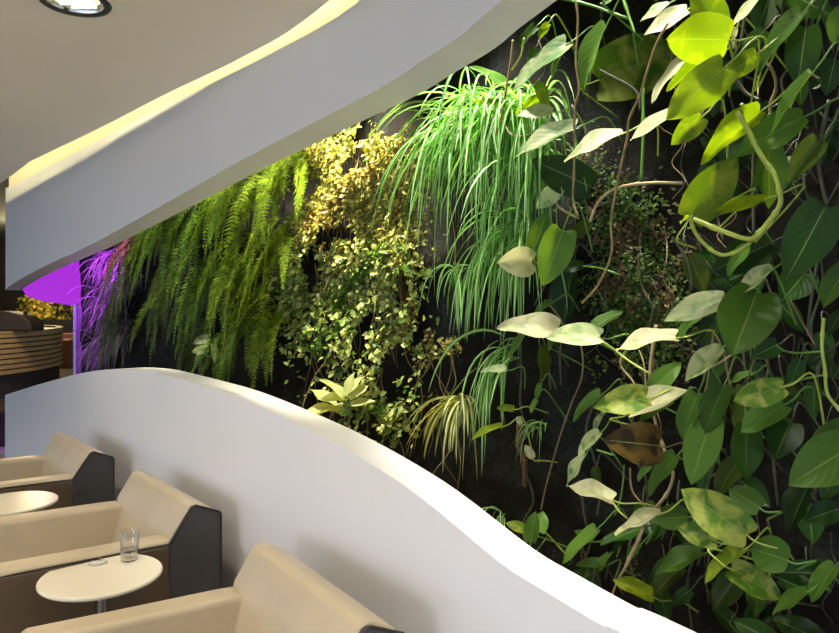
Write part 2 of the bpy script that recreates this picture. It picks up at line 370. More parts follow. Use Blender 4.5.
def place_chair(o,u,n,rot,label):
    # local x -> +u , local y -> +n : mirrored frame handled by using x reversed
    o['label']=label
    p=P(u,n,0); o.location=p
    # local x axis must map to UV_ and local y to -? (UV_ x NV) ; NV x UV_ = +z so x->NV,y->UV_. use rotation so that x->UV_, y->-NV, then flip
    o.rotation_euler=(0,0,math.atan2(UV_.y,UV_.x)+rot)
def flip_children(o):
    seen=set()
    for c in o.children:
        me=c.data
        if me.name in seen: continue
        seen.add(me.name)
        me.transform(Matrix.Diagonal((1,-1,1,1))); me.flip_normals(); me.update()
ch=make_chair(); flip_children(ch)
def dup(root):
    r=root.copy(); C.objects.link(r)
    for c in root.children:
        d=c.copy(); C.objects.link(d); d.parent=r
    return r
c1=dup(ch); c2=dup(ch)
# front of chair at n = rear - .87
def put(o,u,nrear,rot,label):
    # rotate about the near rear corner
    o['label']=label; a=math.atan2(UV_.y,UV_.x)+rot
    rear=P(u,nrear,0); off=Matrix.Rotation(a,3,'Z')@Vector((0,-.872,0))
    o.location=rear-off; o.rotation_euler=(0,0,a)
put(ch,1.465,1.215,math.radians(-6),'tan leather armchair nearest the camera, cut off by the bottom edge')
put(c1,2.85,1.315,math.radians(-1),'tan and charcoal leather armchair behind the small table with the water glass')
put(c2,4.27,1.30,math.radians(0),'tan leather armchair furthest along the divider, at the left edge')
for o in (ch,c1,c2): o['group']='armchairs in a row along the white divider'
# ------------------------------------------------------------------ side tables
def make_table():
    t=thing('side_table','x','table')
    bm=bmesh.new(); lathe(bm,[(0,.684),(.206,.684),(.2125,.690),(.2125,.696),(.209,.70),(0,.70)],seg=72); bobj('tabletop',bm,M['top'],t,True).modifiers.new('e','EDGE_SPLIT')
    bm=bmesh.new(); lathe(bm,[(0,.02),(.022,.02),(.022,.66),(.06,.672),(.06,.684),(0,.684)]); bobj('pole',bm,M['chrome'],t,True)
    bm=bmesh.new(); lathe(bm,[(0,0),(.17,0),(.17,.008),(.03,.02),(0,.021)]); bobj('base',bm,M['chrome'],t,True)
    return t
tb=make_table(); tb['label']='round cream side table carrying a water glass, in front of the middle armchair'
tc_=onz(101.5,574,.70); tb.location=(tc_.x,tc_.y,0)
tb2=dup(tb); q=onz(11,502,.70); tb2.location=(q.x,q.y,0); tb2['label']='round cream side table with nothing on it, cut off by the left edge'
for o in (tb,tb2): o['group']='small round tables between the armchairs'
g=onz(129.5,560,.70)
t=thing('drinking_glass','clear tumbler with a little water on the round side table','glass',(g.x,g.y,.7005))
bm=bmesh.new(); lathe(bm,[(0,0),(.030,0),(.033,.004),(.0355,.115),(.0345,.116),(.0335,.114),(.0305,.016),(.028,.012),(0,.012)],seg=48); bobj('tumbler',bm,M['glass'],t,True)
bm=bmesh.new(); lathe(bm,[(0,.0125),(.0275,.0125),(.0300,.0165),(.0316,.045),(0,.045)],seg=48); bobj('water',bm,M['water'],t,True)
g=onz(98,564,.70)
random.seed(3); bm=bmesh.new(); bmesh.ops.create_icosphere(bm,subdivisions=3,radius=1)
for v in bm.verts:
    k=1+.28*noise.noise(v.co*3.1)+.12*noise.noise(v.co*8)
    v.co=Vector((v.co.x*.033*k,v.co.y*.022*k,max(v.co.z*.009*k,-.004)+.0045))
w=thing('crumpled_wrapper','small crumpled clear wrapper lying beside the water glass','wrapper',(g.x,g.y,.7005),.5)
bobj('film',bm,M['film'],w,True)
bm=bmesh.new(); box(bm,(.006,0,.016),(.006,.005,.022)); bobj('twist_end',bm,M['stem'],w,bev=.001)
# ------------------------------------------------------------------ far left room
# purple light panel and the end of the growing wall
def py_(x,y,d): return ony(x,y,d)
a=[py_(22,289,8.15),py_(27,296.5,8.15),py_(45,301.5,8.15),py_(82,307,8.15),py_(82,225,8.15),py_(22,225,8.15)]
bm=bmesh.new(); prism(bm,[(p.x,p.z) for p in a],lambda p,q,w:Vector((p,w,q)),8.15,8.27)
tag(bobj('light_panel',bm,M['purple']),'glowing purple light panel hanging beyond the white fascia','light panel')
x0=py_(74,0,8.1).x; x1=py_(77,0,8.1).x; x2=py_(82,0,8.1).x
bm=bmesh.new(); prism(bm,[(x0,8.08),(x1,8.08),(x1,8.14),(x0,8.14)],lambda p,q,w:Vector((p,q,w)),0,1.70)
tag(bobj('metal_post',bm,M['steel']),'slim pale metal post under the purple light panel','post')
bm=bmesh.new(); prism(bm,[(x1+.002,8.10),(x2,8.10),(x2,8.20),(x1+.002,8.20)],lambda p,q,w:Vector((p,q,w)),0,1.66)
M['purp2']=plain('purple_lit_paint',(.35,.12,.42),.5)  # purple light falling on the end panel is painted into its colour
tag(bobj('end_panel',bm,M['purp2']),'narrow purple lit upright panel between the metal post and the plants','panel')
# curved slatted bar
cc=ony(-160,0,13.2); cc.z=0; RB=ony(38,0,13.2).x-cc.x
counter=t=thing('slatted_counter','curved counter clad in horizontal oak slats at the far left','counter',(cc.x,cc.y,0))
bm=bmesh.new(); lathe(bm,[(0,.0),(RB-.06,0),(RB-.06,1.17),(0,1.17)],seg=96); bobj('core',bm,M['slatd'],t,True).modifiers.new('e','EDGE_SPLIT')
bm=bmesh.new()
for k in range(8):
    z=.44+k*.094; sh=.0
    vsn=[]
    lathe(bm,[(RB-.055,z),(RB,z),(RB,z+.068),(RB-.055,z+.068)],seg=96)
bobj('slats',bm,M['slat'],t)
bm=bmesh.new(); lathe(bm,[(RB-.10,1.17),(RB+.01,1.17),(RB+.01,1.21),(RB-.10,1.21),(RB-.10,1.17)],seg=96); bobj('top_rim',bm,M['slat'],t)
# dark curved hood / chair shapes behind the counter
pc=ony(2,0,12.6)
bm=bmesh.new()
pts=[]
for k in range(17):
    th=math.pi*k/16; pts.append((pc.x-math.cos(th)*.62,1.21+.36*math.sin(th)**.7))
prism(bm,pts,lambda p,q,w:Vector((p,w,q)),12.45,12.9)
tag(bobj('dark_screen',bm,M['slatd'],bev=.03,seg=3),'low dark round-topped screen standing on the slatted counter','screen')
bm=bmesh.new(); q=ony(25.5,0,12.6); lathe(bm,[(0,1.17),(.035,1.17),(.035,1.56),(0,1.56)],q.x-cc.x,q.y-cc.y,16)
bobj('post',bm,M['chrome'],counter,smooth=True)
# orange seat
def sbox(bm,xa,xb,ya,yb,d0,d1):
    A=ony(xa,yb,d0); B=ony(xb,ya,d0); box(bm,((A.x+B.x)/2,(d0+d1)/2,(A.z+B.z)/2),(B.x-A.x,d1-d0,B.z-A.z))
t=thing('lounge_sofa','boxy orange brown leather sofa far behind the slatted counter','sofa',(0,0,0))
bm=bmesh.new(); sbox(bm,36,71,337,367,18.0,18.7); bobj('sofa_body',bm,M['orange'],t,bev=.05,seg=3)
bm=bmesh.new(); sbox(bm,40,73.5,331,352,18.72,18.98); bobj('sofa_back',bm,M['orange'],t,bev=.04,seg=3)
t.location=(0,0,-ony(0,367,18).z); 
bm=bmesh.new(); A=ony(28,330,20); B=ony(90,319.5,20); box(bm,((A.x+B.x)/2,20.15,B.z/2),(B.x-A.x,.5,B.z))
tag(bobj('planter_ledge',bm,M['ledge']),'long black planter ledge behind the orange sofa','planter')
# yellow foliage on it
def leafcluster(name,pts,size,matl,parent,aspect=.55,nbias=None,jit=.9,smooth=False):
    """small folded leaves, one mesh; pts = list of (pos, normal)"""
    vs=[];fs=[];uv=[]
    for p,nn in pts:
        L=size*rr(.65,1.35); w=L*aspect*rr(.8,1.2)
        nrm=(nn+Vector((rr(-1,1),rr(-1,1),rr(-1,1)))*jit).normalized()
        d=Vector((rr(-1,1),rr(-1,1),rr(-1,.3))); d=(d-nrm*d.dot(nrm)).normalized(); s=nrm.cross(d)
        b=len(vs)
        vs+=[p,p+d*L*.4+s*w*.5+nrm*L*.08,p+d*L*.45,p+d*L*.4-s*w*.5+nrm*L*.08,p+d*L*.75+s*w*.33,p+d*L*.75-s*w*.33,p+d*L-nrm*L*.08]
        uv+=[(.5,0),(1,.4),(.5,.4),(0,.4),(.9,.75),(.1,.75),(.5,1)]
        fs+=[(b,b+1,b+2),(b,b+2,b+3),(b+1,b+4,b+6,b+2),(b+2,b+6,b+5,b+3)]
    return obj(name,vs,fs,matl,parent,smooth,uv)
random.seed(11)
pts=[]
for i in range(900):
    q=ony(rr(20,92),rr(296,321),20.1+rr(0,.5)); pts.append((q,Vector((0,-1,.4))))
M['yel']=leafmat('bright_hedge_leaf',(.45,.42,.05),(.8,.7,.15),(.05,.06,.02),.25,mode='noise',nsc=2)
tag(leafcluster('hedge_foliage',pts,.13,M['yel'],None,.6),'strip of brightly lit yellow green foliage on the black ledge','hedge',kind='stuff')
# ------------------------------------------------------------------ ferns
GR=Vector((0,0,-1))
ROOTN=0.0
def grow(p,d,L,seg,grav,wob=.04):
    pts=[p.copy()]; d=d.normalized(); st=L/seg
    for i in range(seg):
        d=(d+GR*grav*(1.0/seg)*2+Vector((rr(-1,1),rr(-1,1),rr(-1,1)))*wob).normalized()
        p=p+d*st
        if p.dot(NV)+ROOTN>WN-.09: p=p-NV*(p.dot(NV)+ROOTN-(WN-.09))
        pts.append(p.copy())
    return pts
def frond(root,d,L,grav,matl,parent,pl=.07,pairs=30):
    pts=spline(grow(root,d,L,9,grav,.05),5); n=len(pts)
    vs=[];fs=[];uv=[]
    tube_data(vs,fs,pts,.0022,.0008,4); uv+=[(.5,.5)]*len(vs)
    side0=(UV_*rr(.7,1)+NV*rr(-.5,.5)+ZV*rr(-.2,.2)).normalized()
    for k in range(pairs):
        f=.07+.93*k/pairs; x=f*(n-1); i=min(int(x),n-2); p=pts[i].lerp(pts[i+1],x-i)
        t=(pts[i+1]-pts[i]).normalized(); s=(side0-t*side0.dot(t)).normalized(); nn=t.cross(s)
        l=pl*min(1,(f/.18)**.6)*(1-max(0,(f-.35)/.65)**1.6)*rr(.88,1.08)+.004
        w=min(L/pairs*.33,.012)
        for sg in (-1,1):
            a=(s*sg*math.cos(.32)+t*math.sin(.32)+nn*rr(-.25,.05)).normalized(); dr=GR*.18
            b=len(vs)
            e=p+a*l+dr*l*rr(.4,1.4)
            m1=p+a*l*.4+dr*l*.15
            vs+=[p+t*w*.9,p-t*w*.9,m1-t*w,m1+t*w,e]; uv+=[(.5,.5)]*5
            fs+=[(b,b+1,b+2,b+3),(b+3,b+2,b+4)]
    return obj('frond',vs,fs,matl,parent,False,uv)
random.seed(21)
ferns=[ # px,py root, n, count, length, material, lean along u, label
 (150,232,2.16,12,.75,'fern_dark',.5,'dark green hanging fern below the fascia, leftmost of the ferns beside the purple-lit strands'),
 (190,205,2.12,13,.80,'fern',.5,'mid green fern hanging under the fascia, second of the ferns from the left'),
 (225,190,2.10,13,.80,'fern',.4,'green fern under the fascia, left of the bright lime fern'),
 (262,170,2.08,12,.72,'fern_lime',.3,'bright lime fern hanging just under the fascia, left of the overexposed white patch'),
 (300,152,2.05,14,.55,'fern_lime',.25,'brightest fern, bleached almost white by the spotlight under the fascia'),
 (135,285,2.18,11,.70,'fern_dark',.4,'dark drooping fern low above the divider, nearest the grey strands'),
 (180,275,2.14,12,.70,'fern_dark',.4,'dark fern in the middle of the fern bank, second row'),
 (222,262,2.12,12,.70,'fern',.3,'green fern in the second row, under the two mid green ones'),
 (262,250,2.08,13,.72,'fern_lime',.35,'tall lime fern of the second row with long fronds crossing the dark gap'),
 (292,228,2.06,11,.60,'fern_lime',.3,'sunlit lime fern beside the small leaved creeper'),
 (205,325,2.14,9,.45,'fern_dark',.3,'dim fern at the foot of the fern bank behind the divider'),
 (250,318,2.10,10,.55,'fern',.3,'green fern at the foot of the bank, its fronds reaching the divider'),
 (278,300,2.06,9,.60,'fern_lime',.1,'lime fern with narrow fronds hanging lowest beside the dark gap'),
]
for (px,py,n_,cnt,L,mt,lean,lab) in ferns:
    r=on(px,py,n_+.1); ROOTN=r.dot(NV); t=thing('hanging_fern',lab,'fern',r,group='ferns of the living wall')
    for k in range(int(cnt*1.7)):
        a=rr(-1.3,1.3)
        d=-NV*rr(.2,1.0)+UV_*(math.sin(a)*.8+lean*.6)+ZV*rr(-.2,.55)
        st=UV_*rr(-.16,.16)+ZV*rr(-.12,.12)
        o=frond(st,d,L*rr(.7,1.2),rr(1.2,2.2),M[mt],t,pl=.062*rr(.85,1.2))
# ------------------------------------------------------------------ strand plants at the far left (lit purple)
def strands(name_part,root,cnt,L,grav,matl,parent,w=.004,fan=1.0,lean=0):
    vs=[];fs=[];uv=[]
    for k in range(cnt):
        a=rr(-1.4,1.4)*fan
        d=-NV*rr(.3,1)+UV_*(math.sin(a)+lean)+ZV*rr(-.3,.9)
        pts=grow(Vector((rr(-.1,.1),rr(-.05,.05),rr(-.1,.1))),d,L*rr(.5,1.15),7,grav*rr(.6,1.3),.10)
        blade(vs,fs,uv,pts,w)
    return obj(name_part,vs,fs,matl,parent,True,uv)
def blade(vs,fs,uv,pts,w,fold=.35,up=None):
    n=len(pts); b=len(vs)
    sd=None
    ref=Vector((rr(-1,1),rr(-1,1),rr(-.3,.3))).normalized()
    for i,p in enumerate(pts):
        t=(pts[min(i+1,n-1)]-pts[max(i-1,0)]).normalized()
        s=ref if sd is None else sd
        s=(s-t*s.dot(t)).normalized(); sd=s; nn=t.cross(s); f=i/(n-1)
        ww=w*min(1,.55+2.5*f)*(1-f**3.5)+.0004
        vs+=[p-s*ww*.5+nn*ww*fold*.5,p,p+s*ww*.5+nn*ww*fold*.5]; uv+=[(0,f),(.5,f),(1,f)]
    for i in range(n-1):
        a=b+3*i
        fs+=[(a,a+1,a+4,a+3),(a+1,a+2,a+5,a+4)]
random.seed(31)
for (px,py,cnt,lab) in ((117,262,170,'feathery strand plant at the upper left end, lit purple'),(112,300,170,'feathery strand plant glowing purple beside the metal post, middle one'),
                        (124,328,150,'greyish feathery strands hanging just above the divider, beside the dark ferns'),(132,280,140,'grey brown feathery strands between the purple glow and the ferns'),(106,345,100,'purple lit feathery strands lowest beside the post')):
    r=on(px,py,2.2); ROOTN=2.2; t=thing('feathery_plant',lab,'plant',r,group='feathery strand plants')
    strands('foliage',r,cnt,.42,1.3,M['grass'],t,w=.009,lean=.12)
# ------------------------------------------------------------------ small leaved creepers
def creeper(lab,regs,cnt,size,mt,n0,n1,stems=10,asp=.6,dens=None,name='creeping_vine'):
    cx=sum(r[0] for r in regs)/len(regs); cy=sum(r[1] for r in regs)/len(regs)
    r0=on(cx,cy,(n0+n1)/2); t=thing(name,lab,'plant',r0,group='small leaved creepers')
    pts=[];
    for k in range(cnt):
        for _ in range(20):
            x,y,sx,sy=random.choice(regs)
            px=x+sx*random.gauss(0,.5); py=y+sy*random.gauss(0,.5)
            q=on(px,py,2.1)
            if noise.noise(q*5.5)+.35*noise.noise(q*13)>-.26: break
        lump=.5+.5*noise.noise(q*3.1)
        n_=n0+(n1-n0)*(lump*.7+.3*R())
        pts.append((on(px,py,n_)-r0,(-NV+ZV*.6).normalized()))
    leafcluster('foliage',pts,size,M[mt],t,asp)
    vs=[];fs=[]
    for k in range(stems):
        x,y,sx,sy=random.choice(regs)
        p=on(x+sx*rr(-.4,.4),y-sy*.4,n1-.04)-r0
        pp=[p]
        d=Vector((0,0,-1))
        for i in range(8):
            d=(d+UV_*rr(-.7,.7)-NV*rr(-.4,.4)+GR*.3).normalized(); pp.append(pp[-1]+d*.07)
        tube_data(vs,fs,spline(pp,3),.0028,.0012,4)
    obj('stem',vs,fs,M['stem'],t,True)
random.seed(41)
creeper('dense yellow green small leaved creeper below the overexposed spot',[(340,190,42,50),(335,240,40,50),(365,175,40,44),(322,170,24,34),(315,220,24,50)],5200,.028,'fig',1.98,2.22)
creeper('brownish gold small leaved creeper mat right of the overexposed spot',[(385,180,36,55),(378,235,36,55),(395,225,26,50)],3800,.025,'fig',2.02,2.24)
creeper('cream flecked ivy in the middle of the small leaved patch',[(325,280,50,42),(370,285,50,50),(345,260,60,30)],2300,.037,'figg',1.98,2.22)
creeper('loose green ivy over the dark gap below the small leaved patch',[(320,335,46,44),(365,335,50,44),(298,300,22,50)],950,.042,'figg',2.0,2.22)
creeper('trailing reddish stemmed ivy lowest behind the divider',[(375,385,44,36),(388,418,24,28),(352,398,36,34)],620,.034,'figg',2.0,2.2)
creeper('small leaved creeper climbing the right edge of the patch near the grassy tuft',[(405,150,32,30),(403,285,16,55),(412,200,16,60),(398,335,18,36),(400,245,20,50)],1300,.028,'fig',2.03,2.22)
creeper('dark leaved sprig hanging right under the fascia above the creepers',[(345,150,22,24),(362,148,22,20)],150,.045,'figg',2.08,2.24)
creeper('green mossy creeper sprig above the yellow green tuft',[(452,405,18,16),(425,350,14,16),(450,345,10,10)],260,.024,'fig',2.1,2.24)
# lance leaved plant
def broadleaf(vs,fs,uv,base,L,W,N_,length,width,curl=.2,fold=.25,rows=12,lobe=.1,rip=.0,seed=0,peak=.36):
    """heart/lance blade: base point, unit axes L (length) W (width) N_ (normal)"""
    cols=[-1,-.66,-.33,0,.33,.66,1]; b=len(vs)
    for i in range(rows+1):
        t=(i/rows)**1.45
        # heart outline
        w=math.sin(math.pi*min(1,max(0,t))**(math.log(.5)/math.log(peak)))**(.55 if t<peak else .78) if 0<t<1 else 0
        if i==0: w=.06
        w*=width*.5
        for c in cols:
            a=abs(c)
            y=t*length-lobe*length*a*a*(1-t)**4*1.5*min(1,t/.05)
            z=fold*a*w-curl*length*t*t+rip*length*.04*math.sin(t*9+seed+c*2)*a
            if i==rows: y=length; 
            vs.append(base+L*y+W*(c*w)+N_*z); uv.append((.5+.5*c,t))
    nc=len(cols)
    for i in range(rows):
        for k in range(nc-1):
            a=b+i*nc+k; fs.append((a,a+1,a+nc+1,a+nc))
random.seed(51)
def sprig(lab,px,py,n_,specs,mt,name='broadleaf_plant',stem='stemg'):
    r=on(px,py,n_); t=thing(name,lab,'plant',r)
    vs=[];fs=[]
    for (bx,by,tx,ty,w) in specs:
        leaf_px(bx,by,tx,ty,w,n_-.04,M[mt],t,r,None)
        a=on(bx,by,n_-.04)-r
        tube_data(vs,fs,spline([a,a*.5+NV*.02+GR*.02,Vector((rr(-.02,.02),0,-.02))+NV*.05],4),.003,.003,5)
    obj('stem',vs,fs,M[stem],t,True)
def leaf_px(bx,by,tx,ty,w,n_,matl,parent,origin,petiole,curl=None,under=False,idx=0):
    B=on(bx,by,n_); d=B.y; k=d/F
    Lv=Vector(((tx-bx)*k,0,-(ty-by)*k)); T=-ray((bx+tx)/2,(by+ty)/2).normalized()
    Lv=Lv-T*Lv.dot(T)
    ap=Lv.length; aw=w*k
    if aw>.72*ap: tl=aw/.72; dep=math.sqrt(max(0,tl*tl-ap*ap)); dep=min(dep,tl*.8); Lv=Lv+T*dep*(1 if ty>by-8 else -.6); real_w=aw; tilt=0.12
    else:
        real_w=min(ap*.62,max(aw,ap*.34)*1.0 if False else ap*.6); tilt=math.acos(min(1,aw/real_w))
    length=Lv.length; Lu=Lv.normalized()
    perp=Lu.cross(T).normalized()
    best=None
    for s in (1,-1):
        W=(perp*math.cos(tilt)+T*math.sin(tilt)*s).normalized()
        W=(W-Lu*W.dot(Lu)).normalized(); nn=W.cross(Lu)
        if nn.dot(T)<0: nn=-nn
        sc=nn.z*(-1 if under else 1)
        if best is None or sc>best[0]: best=(sc,W,nn)
    W,nn=best[1],best[2]
    upn=nn if nn.z>-.25 else -nn
    if W.cross(Lu).dot(upn)<0: W=-W
    c=rr(.05,.16) if curl is None else curl
    vs=[];fs=[];uv=[]
    base=B-origin
    broadleaf(vs,fs,uv,base,Lu,W,upn,length*(1+.25*c),real_w,curl=c,fold=rr(.15,.45),lobe=rr(.08,.15),rip=rr(.3,1.2),seed=R()*6,peak=rr(.36,.44))
    # bring the tip back onto its traced place
    o=obj('leaf',vs,fs,matl,parent,True,uv)
    if petiole:
        vs=[];fs=[]; h=length
        end=base+NV*rr(.10,.22)+GR*rr(.02,.12)+UV_*rr(-.08,.08)
        lim=WN-.06-(end+origin).dot(NV)
        if lim<0: end=end+NV*lim
        mid=base-Lu*min(.09,h*.5)+NV*.03+ZV*.01
        tube_data(vs,fs,spline([base+Lu*.004,base-Lu*min(.03,h*.2),mid,end],5),.0022,.003,6)
        obj('petiole',vs,fs,petiole,o,True)
    return o
sprig('small plant with pale lance shaped leaves rising just behind the divider',340,412,1.98,
 [(335,405,311,388,9),(345,400,322,378,8),(342,408,300,414,8),(346,395,352,372,8),(350,398,368,385,9),(338,412,303,409,9),(352,405,375,400,7),(343,398,318,397,9),(350,392,362,375,7)],'lance')
sprig('cluster of three round pale leaves among the dark ferns',205,345,2.0,[(207,348,192,352,9),(209,338,193,343,9),(213,345,216,362,7),(205,352,195,360,8)],'pale')
sprig('oval green leaf hanging amid the ferns',213,262,2.0,[(212,262,210,278,11)],'green')
# ------------------------------------------------------------------ spider plants
def spider(lab,px,py,n_,cnt,L,grav,mt='spider',w=.014,lean=0,fan=1.0,upb=.5,spread=.08,plantlets=(),group='arching striped grassy tufts'):
    r=on(px,py,n_); ROOTN=n_; t=thing('spider_plant',lab,'plant',r,group=group)
    vs=[];fs=[];uv=[]
    for k in range(cnt):
        a=rr(-1.4,1.4)*fan
        d=-NV*rr(.2,1)+UV_*(math.sin(a)+lean)+ZV*rr(-.35,1.0)*upb*2
        s=Vector((0,0,0))+UV_*rr(-1,1)*spread+ZV*rr(-1,1)*spread*.6
        pts=grow(s,d,L*rr(.4,1.2),11,grav*rr(.5,1.3),.06)
        blade(vs,fs,uv,pts,w*rr(.6,1.15))
    obj('foliage',vs,fs,M[mt],t,True,uv)
    for (qx,qy,c2,L2) in plantlets:
        q=on(qx,qy,n_-.1)-r
        vs=[];fs=[];uv=[]
        for k in range(c2):
            a=rr(-math.pi,math.pi); d=UV_*math.cos(a)+ZV*(math.sin(a)*.6+.3)-NV*rr(0,.8)
            blade(vs,fs,uv,grow(q.copy(),d,L2*rr(.6,1.2),9,2.2,.04),w*.8)
        o=obj('plantlet',vs,fs,M[mt],t,True,uv)
        vs=[];fs=[]; tube_data(vs,fs,spline([Vector((0,0,0)),q*.4-NV*.12,q*.8-NV*.03,q],5),.002,.0016,5)
        obj('runner',vs,fs,M['steml'],o,True)
random.seed(61)
spider('large white striped grassy tuft, leftmost and highest, spilling down to the left',480,118,2.1,150,.62,2.0,lean=.28,spread=.15,plantlets=((455,268,14,.26),))
spider('white striped grassy tuft beside the leftmost one, under the long pale leaf',530,108,2.1,110,.50,2.2,lean=.05,fan=.8)
spider('green grassy tuft in the middle, its tips behind the folded round leaves',538,160,2.12,80,.52,2.4,lean=.1,fan=.7)
spider('lower grassy tuft falling to the big cream leaf',520,235,2.1,90,.50,2.5,lean=.25,fan=.7,plantlets=((472,268,12,.22),))
spider('loose outlying grass blades reaching left in front of the dark felt',440,112,2.15,13,.34,1.2,lean=.7,fan=.8,upb=.5)
spider('thin grassy tuft hanging below the big cream leaf',508,345,2.1,26,.44,2.4,lean=.25,fan=.5,upb=.2,w=.017)
spider('yellow green arching tuft just above the divider',464,402,2.0,48,.30,1.7,mt='spidery',w=.017,lean=.3,fan=1.1,upb=.6,spread=.03)
spider('small wispy tuft right of the yellow green arching one',540,425,2.12,18,.18,1.5,w=.006,lean=0,spread=.03)
spider('tiny seedling tuft at the edge of the divider, left of the lime leaves',503,515,1.95,10,.12,1.2,w=.008,spread=.02)
# ------------------------------------------------------------------ moss and bark
random.seed(71)
def mosspatch(lab,regs,cnt,size,mt='moss'):
    pts=[]
    for k in range(cnt):
        for _ in range(20):
            x,y,sx,sy=random.choice(regs); px=x+sx*random.gauss(0,.5); py=y+sy*random.gauss(0,.5)
            q=on(px,py,2.2)
            if noise.noise(q*4.5)+.5*noise.noise(q*14)>-.08: break
        pts.append((on(px,py,2.27-.10*max(0,.5+noise.noise(q*5))*R()),(-NV+ZV*.5).normalized()))
    tag(leafcluster('moss_patch',pts,size,M[mt],None,.7),lab,'moss',kind='stuff')
mosspatch('fine green moss growing on the dark wall behind the thin tan stems',[(620,215,34,40),(640,260,42,60),(660,320,36,60),(620,330,22,60),(625,290,40,40)],6500,.016)
mosspatch('tiny creeping moss low behind the variegated leaves',[(600,590,40,30),(560,260,20,40),(585,165,20,30)],900,.012)
def bark(lab,poly,n_,w0):
    vs=[];fs=[]; pts=spline([on(x,y,n_) for x,y in poly],6); r0=pts[0].copy()
    tube_data(vs,fs,[p-r0 for p in pts],w0,w0*.6,14)
    vs=[v+Vector(noise.noise_vector((v+r0)*14))*w0*.6 for v in vs]
    o=obj('bark_strip',vs,fs,M['bark'],None,True); o.location=r0; tag(o,lab,'bark')
bark('orange brown bark strip on the wall below the golden creeper',[(404,255),(403,280),(407,305),(411,330)],2.26,.035)
bark('short brown bark knot on the wall above the yellow green tuft',[(428,330),(432,350),(428,372)],2.27,.022)
bark('dark brown root clump under the wispy tuft',[(519,425),(520,445),(526,470),(524,485)],2.27,.018)
# ------------------------------------------------------------------ pothos
random.seed(81)
